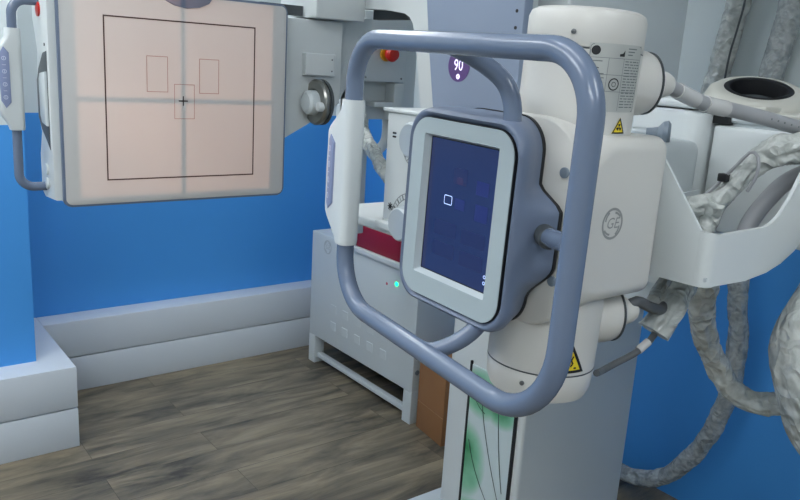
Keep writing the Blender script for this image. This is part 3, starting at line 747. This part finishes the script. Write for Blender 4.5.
# left plate (plane x=1.05) as outline in (y,z)
lpnl = [(0.90,1.512),(0.715,1.512),(0.612,1.384),(0.612,1.298),(0.70,1.296),(0.90,1.296)]
obj('left_side', prism(lpnl, lambda a, b, d: V((1.045+d, a, b)), 0, T, 0.002), 'white', tr)
# rounded front corner
rings = []
for j in range(9):
    t = j/8*PI/2; c_, s_ = math.cos(t), math.sin(t)
    xo, yo = 1.065-0.020*c_, 0.612-0.020*s_
    xi, yi = 1.065-(0.020-T)*c_, 0.612-(0.020-T)*s_
    zb, zt = 1.2985, 1.384 - 0.003*j/8
    rings.append([V((xo,yo,zb)), V((xo,yo,zt)), V((xi,yi,zt)), V((xi,yi,zb))])
obj('front_corner', loft(rings), 'white', tr)
fp = [(1.064,1.2985),(1.16,1.297),(1.225,1.303),(1.27,1.313),(1.31,1.331),(1.345,1.358),(1.38,1.40),(1.41,1.46),(1.425,1.53),(1.35,1.56),(1.312,1.515),(1.290,1.468),(1.262,1.425),(1.238,1.398),(1.216,1.385),(1.205,1.382),(1.198,1.3815),(1.064,1.381)]
obj('front_side', prism(fp, lambda a, b, d: V((a, 0.592+d, b)), 0, T, 0.0015), 'white', tr)
obj('tray_bottom', prism([(1.05,0.595),(1.26,0.595),(1.29,0.62),(1.30,0.80),(1.05,0.86)], lambda a, b, d: V((a, b, 1.308+d)), 0, T), 'greywhite', tr)
obj('back_side', prism([(1.05,1.31),(1.30,1.31),(1.34,1.40),(1.05,1.38)], lambda a, b, d: V((a, 0.80+d, b)), 0, T), 'greywhite', tr)

# ------------------------------------------------------------------ gearbox pillar, side housing with ring
gp = empty('pivot_pillar', (1.45,0.92,1.2), 'upright white rounded housing with grey star knob, behind the tube head', 'equipment housing')
obj('pillar_shell', prism(rrect(0.20,0.165,0.035,8,1.46,0.918), lambda a, b, d: V((a, b, d)), 1.19, 1.545, 0.012, 3), 'white', gp)
obj('pillar_lid', prism([(1.36,0.83),(1.56,0.83),(1.56,1.01),(1.36,1.01)], lambda a, b, d: V((a, b, d)), 1.548, 1.565, 0.006, 3), 'white', gp)
kd = V((0.55,-0.83,0.03))
obj('star_knob', lathe([(0,0),(0.009,0),(0.010,0.012),(0.012,0.022),(0.022,0.031),(0.024,0.040),(0.018,0.045),(0,0.045)], (1.248,0.874,1.501), kd, 28), 'midgrey', gp)
obj('knob_spindle', cyl(V((1.248,0.874,1.501))-kd*0.024, kd, 0.010, 0.026, 20, 0.002), 'silver', gp)
obj('knob_stem', cyl((1.252,0.880,1.500),(1,0.25,0),0.005,0.11,14), 'midgrey', gp)
obj('lever_pin', cyl((1.352,0.92,1.41),(-1,-0.3,0.3),0.004,0.03,12,0.001), 'midgrey', gp)
obj('lower_bracket', box(1.40,1.54,0.86,1.0,1.12,1.20,0.01), 'greywhite', gp)

rb = empty('side_housing', (1.6,0.6,1.31), 'large white box housing with ringed round opening on top, at the right edge', 'equipment housing')
obj('housing_box', box(1.40,1.95,0.18,0.828,1.315,1.520,0.006), 'white', rb)
obj('housing_lid', merge(box(1.41,1.94,0.19,0.825,1.527,1.545,0.006), box(1.42,1.93,0.2,0.82,1.518,1.53)), 'greywhite', rb)
obj('lid_latch', box(1.403,1.43,0.80,0.835,1.522,1.548,0.003), 'black', rb)
tn = V((-0.26,-0.20,1)).normalized(); rc = V((1.52,0.815,1.592))
rg = obj('ring_collar', lathe([(0.098,-0.05),(0.100,-0.022),(0.094,-0.008),(0.082,0.0),(0.066,0.002),(0.060,-0.002),(0.058,-0.01),(0.058,-0.03),(0,-0.03),(0,-0.05)], rc, tn, 64), 'ring', rb, 50)
obj('ring_seal', lathe([(0.066,0.0015),(0.062,0.004),(0.055,0.002),(0.053,-0.012),(0.053,-0.0285),(0.0,-0.0285)], rc, tn, 48, False), 'black', rb, 50)
obj('ring_lens', lathe([(0.03,-0.030),(0.026,-0.020),(0.0,-0.018)], rc, tn, 24, False), 'darkgrey', rb)
obj('ring_step', merge(box(1.42,1.60,0.74,0.90,1.545,1.562,0.004), box(1.405,1.62,0.66,0.78,1.543,1.552,0.003)), 'ring', rb)

# ------------------------------------------------------------------ cables and hoses
def cable(name, bm, m, label, cat='cable', group=None): return tag(obj(name, bm, m, None, 60), label, cat, group)
TC = [(1.030,0.707,1.598),(1.063,0.707,1.588),(1.120,0.711,1.575),(1.170,0.708,1.564),(1.242,0.701,1.556),(1.301,0.678,1.546),(1.378,0.653,1.532),(1.489,0.613,1.515),(1.60,0.57,1.50)]
tc = cable('high_voltage_cable', sweep(catmull(TC,0.008), lambda t: 0.0105+0.002*min(1,t*3), 20), 'hose', 'thick grey cable running right from the upper tube dome')
pth = catmull(TC,0.008)
obj('cable_label', sweep(pth[6:14], 0.0128, 20), 'clearlabel', tc)
obj('cable_label', sweep(pth[16:24], 0.0136, 20), 'clearlabel', tc)
mk = None
for i in range(34, 48, 2):
    p = pth[i]; q = box(p.x-.002,p.x+.003,p.y-.0134,p.y-.0125,p.z-.002,p.z+.001); mk = q if mk is None else merge(mk, q)
obj('cable_print', mk, 'print', tc)

WT = [(1.235,0.722,1.335),(1.245,0.722,1.362),(1.250,0.712,1.398),(1.262,0.689,1.436),(1.280,0.671,1.468),(1.304,0.647,1.492),(1.334,0.622,1.502),(1.382,0.585,1.512),(1.45,0.54,1.52)]
cable('wrapped_hose', crumpled(WT, 0.022, 3, 0.42, rad=lambda t: 0.9 if t < .2 else (0.62+abs(t-.33)*2.2 if t < .5 else 1.05)), 'film', 'crumpled grey plastic-wrapped hose climbing out of the white tray')
cable('wrapped_hose', crumpled([(1.17,0.765,1.365),(1.20,0.745,1.385),(1.235,0.722,1.392),(1.25,0.700,1.385)], 0.015, 5, 0.5), 'film', 'short torn piece of crumpled wrap bunched at the left end inside the white tray')
HT = [(1.262,0.66,1.33),(1.290,0.668,1.365),(1.320,0.660,1.405),(1.350,0.645,1.440),(1.385,0.62,1.462),(1.44,0.58,1.48)]
cable('smooth_hose', sweep(catmull(HT,0.008), 0.015, 20), 'hose', 'smooth grey hose lying beside the crumpled wrap in the white tray', 'hose')
cable('thin_cable', tube([(1.225,0.740,1.393),(1.235,0.715,1.420),(1.240,0.700,1.443),(1.243,0.682,1.467),(1.250,0.667,1.490),(1.250,0.652,1.485),(1.248,0.647,1.458),(1.25,0.66,1.425)], 0.0030, 12), 'hose', 'thin grey cable looping over the wrap in the tray')
cable('cable_clip', box(1.232,1.248,0.693,0.708,1.436,1.450,0.002), 'black', 'small black clip on the thin cable in the tray', 'clip')

WH = [(1.330,0.760,1.300),(1.365,0.773,1.225),(1.401,0.792,1.153),(1.446,0.802,1.088),(1.502,0.803,1.021),(1.548,0.787,0.959),(1.575,0.757,0.932),(1.589,0.720,0.932),(1.594,0.672,0.955),(1.56,0.62,1.0)]
cable('wrapped_hose', crumpled(WH, 0.023, 1, 0.3), 'film', 'crumpled wrapped hose hanging from the tray and curling right to the big bag')
WW = [(2.45,1.295,1.24),(2.45,1.281,1.10),(2.45,1.27,0.938),(2.45,1.238,0.754),(2.45,1.232,0.60),(2.45,1.251,0.489),(2.45,1.285,0.37),(2.45,1.340,0.26),(2.45,1.42,0.15),(2.45,1.53,0.085),(2.45,1.66,0.07),(2.45,1.80,0.07),(2.40,1.95,0.06)]
cable('wrapped_hose', crumpled(WW, 0.030, 2, 0.2), 'filmdark', 'long grey wrapped hose hanging against the blue wall down to the floor')
BG = [(1.37,0.545,1.36),(1.35,0.545,1.31),(1.328,0.545,1.26),(1.308,0.538,1.21),(1.295,0.525,1.16),(1.292,0.505,1.11),(1.305,0.48,1.06),(1.33,0.44,1.03),(1.37,0.39,1.03)]
cable('cable_bag', sweep(catmull(BG,0.006), lambda t: 0.020+0.046*math.sin(min(1,t*1.5)*PI/2)**1.3, 44,
      warp=lambda i, a, p: 1+0.22*noise.noise(V((math.cos(a)*1.2, math.sin(a)*1.2, i*0.05)))+0.07*(1-2.4*abs(noise.noise(V((math.cos(a)*3+3, math.sin(a)*3, i*0.05+a*0.6)))))), 'film',
      'large loose grey plastic bag around hoses at the right edge', 'bag')
WL = [(1.225,0.735,1.300),(1.212,0.724,1.280),(1.189,0.714,1.254),(1.162,0.714,1.230),(1.137,0.712,1.201),(1.122,0.715,1.178)]
cable('wrapped_hose', sweep(catmull(WL,0.005), lambda t: 0.021+0.007*t, 40, warp=lambda i, a, p: (1+0.3*noise.noise(V((math.cos(a)*2.5,math.sin(a)*2.5,i*0.12))))), 'film', 'short flared end of crumpled wrap under the tray beside the lower tube dome')
cable('thin_cable', tube([(0.985,0.720,1.128),(1.022,0.735,1.120),(1.049,0.733,1.127),(1.086,0.721,1.144),(1.117,0.716,1.163),(1.140,0.716,1.190)], 0.0058, 14), 'darkhose', 'slim grey cable curving from the lower tube cylinder to the wrap')
cable('cable_marker', sweep(catmull([(1.092,0.7195,1.148),(1.113,0.7165,1.161)],0.006), 0.0072, 14), 'clearlabel', 'white marker sleeve on the slim cable below the tray', 'cable label')
cable('high_voltage_cable', tube([(1.010,0.700,1.243),(1.03,0.694,1.252),(1.060,0.691,1.240),(1.095,0.698,1.228),(1.122,0.706,1.222),(1.150,0.714,1.230)], 0.009, 16), 'darkhose', 'dark cable leaving the lower tube dome into the wrap')
cable('wrapped_hose', crumpled([(1.125,0.725,1.228),(1.16,0.742,1.238),(1.20,0.75,1.262),(1.235,0.76,1.30)], 0.012, 8, 0.25), 'film', 'slender wrapped hose rising from the dark cable to under the tray')

cable('wrapped_hose', crumpled([(2.53,1.478,2.74),(2.53,1.47,2.2),(2.52,1.462,1.95),(2.53,1.488,1.80),(2.525,1.500,1.66),(2.53,1.53,1.5),(2.53,1.54,1.3)], 0.037, 11, 0.16), 'film', 'crumpled wrapped hose down the upper wall, beside the thin black wire')
cable('wall_wire', tube([(2.475,1.415,2.74),(2.475,1.415,2.1),(2.47,1.420,1.87),(2.47,1.432,1.77),(2.47,1.446,1.66),(2.47,1.45,1.4)], 0.0035, 10), 'darkgrey', 'thin black wire hanging on the upper wall between wrapped hoses')
cable('wrapped_hose', crumpled([(2.53,1.285,2.74),(2.53,1.285,2.2),(2.53,1.288,1.95),(2.53,1.300,1.80),(2.53,1.318,1.66),(2.53,1.33,1.5),(2.53,1.335,1.42)], 0.038, 13, 0.12), 'filmdark', 'smoother grey wrapped hose on the upper wall nearest the right edge')
cable('wrapped_hose', crumpled([(1.664,2.42,1.40),(1.66,2.40,1.345),(1.619,2.302,1.308),(1.577,2.195,1.279),(1.538,2.084,1.244),(1.53,1.97,1.205),(1.60,1.86,1.19),(1.70,1.74,1.19)], 0.023, 17, 0.3), 'film', 'crumpled wrapped hose seen between the hand grip and the collimator')

# ------------------------------------------------------------------ cabinet, red card box, carton
cb = empty('generator_cabinet', (2.25,2.9,0), 'low grey-white metal cabinet on short legs with green indicator light, beside the plinth', 'cabinet')
obj('cabinet_body', box(2.05,2.50,2.475,3.375,0.155,0.722,0.004), 'greywhite', cb)
for (x, y) in ((2.05,3.315),(2.05,2.475),(2.44,3.315),(2.44,2.475)):
    obj('leg', box(x, x+0.06, y, y+0.06, 0.0, 0.156, 0.003), 'greywhite', cb)
obj('bottom_rail', box(2.07,2.10,2.53,3.32,0.03,0.055,0.002), 'greywhite', cb)
obj('top_trim', box(2.04,2.06,2.50,3.03,0.700,0.728,0.004), 'white', cb)
obj('power_lamp', cyl((2.0505,2.630,0.628),(-1,0,0),0.010,0.006,20,0.002), 'green', cb)
obj('fault_lamp', cyl((2.0505,2.705,0.610),(-1,0,0),0.007,0.003,16,0.001), 'redlamp', cb)
obj('monogram', monogram(lambda a, b, d=0: V((2.0497-d,3.222-a,0.664+b)), 0.033), 'logofaint', cb)
sl = None
for k in range(5):
    for j in range(2):
        obj('vent_slot', box(2.0488,2.051,3.12-k*0.11,3.17-k*0.11,0.33-j*0.09,0.375-j*0.09,0.001,1), 'greywhite', cb)
for x in (2.075,2.115): obj('socket', cyl((x,2.476,0.25),(0,-1,0),0.012,0.004,16), 'midgrey', cb)
rbx = tag(obj('storage_box', box(2.055,2.42,2.52,3.00,0.728,0.835,0.004), 'crimson'), 'dark red flat box lying on top of the grey cabinet', 'box')
ct = empty('carton', (2.2,2.35,0), 'brown cardboard carton on the floor between the cabinet and the column', 'cardboard box')
mt = Matrix.Translation((2.04,2.24,0)) @ Matrix.Rotation(math.radians(-8),4,'Z')
obj('carton_body', box(0.0,0.30,0,0.215,0.0,0.36,0.003,2,mt), 'card', ct)
obj('tape_strip', box(-0.0015,0.0,0,0.215,0.13,0.132,0,1,mt), 'tape', ct)

# ------------------------------------------------------------------ collimator lamp
sp = bpy.data.lights.new('collimator_lamp','SPOT'); so = bpy.data.objects.new('collimator_lamp', sp); COL.objects.link(so)
so.location = (0.86,0.90,1.42); so.rotation_euler = (math.radians(90),0,0); so.parent = cm; so.location = V((0.86,0.90,1.42)) - wloc(cm)
sp.spot_size = math.radians(50); sp.spot_blend = 0.1; sp.shadow_soft_size = 0.0007; sp.energy = 17; sp.color = (1.0,0.50,0.30)

# ------------------------------------------------------------------ world and view
w = bpy.data.worlds.new('world'); scn.world = w; w.use_nodes = True
w.node_tree.nodes['Background'].inputs[0].default_value = (0.6,0.7,0.8,1); w.node_tree.nodes['Background'].inputs[1].default_value = 0.2
scn.view_settings.view_transform = 'Standard'; scn.view_settings.look = 'None'; scn.view_settings.gamma = 1; scn.view_settings.exposure = 0.0
scn.view_settings.use_curve_mapping = False
try:
    scn.cycles.use_denoising = True; scn.cycles.max_bounces = 8; scn.cycles.diffuse_bounces = 4
except Exception: pass
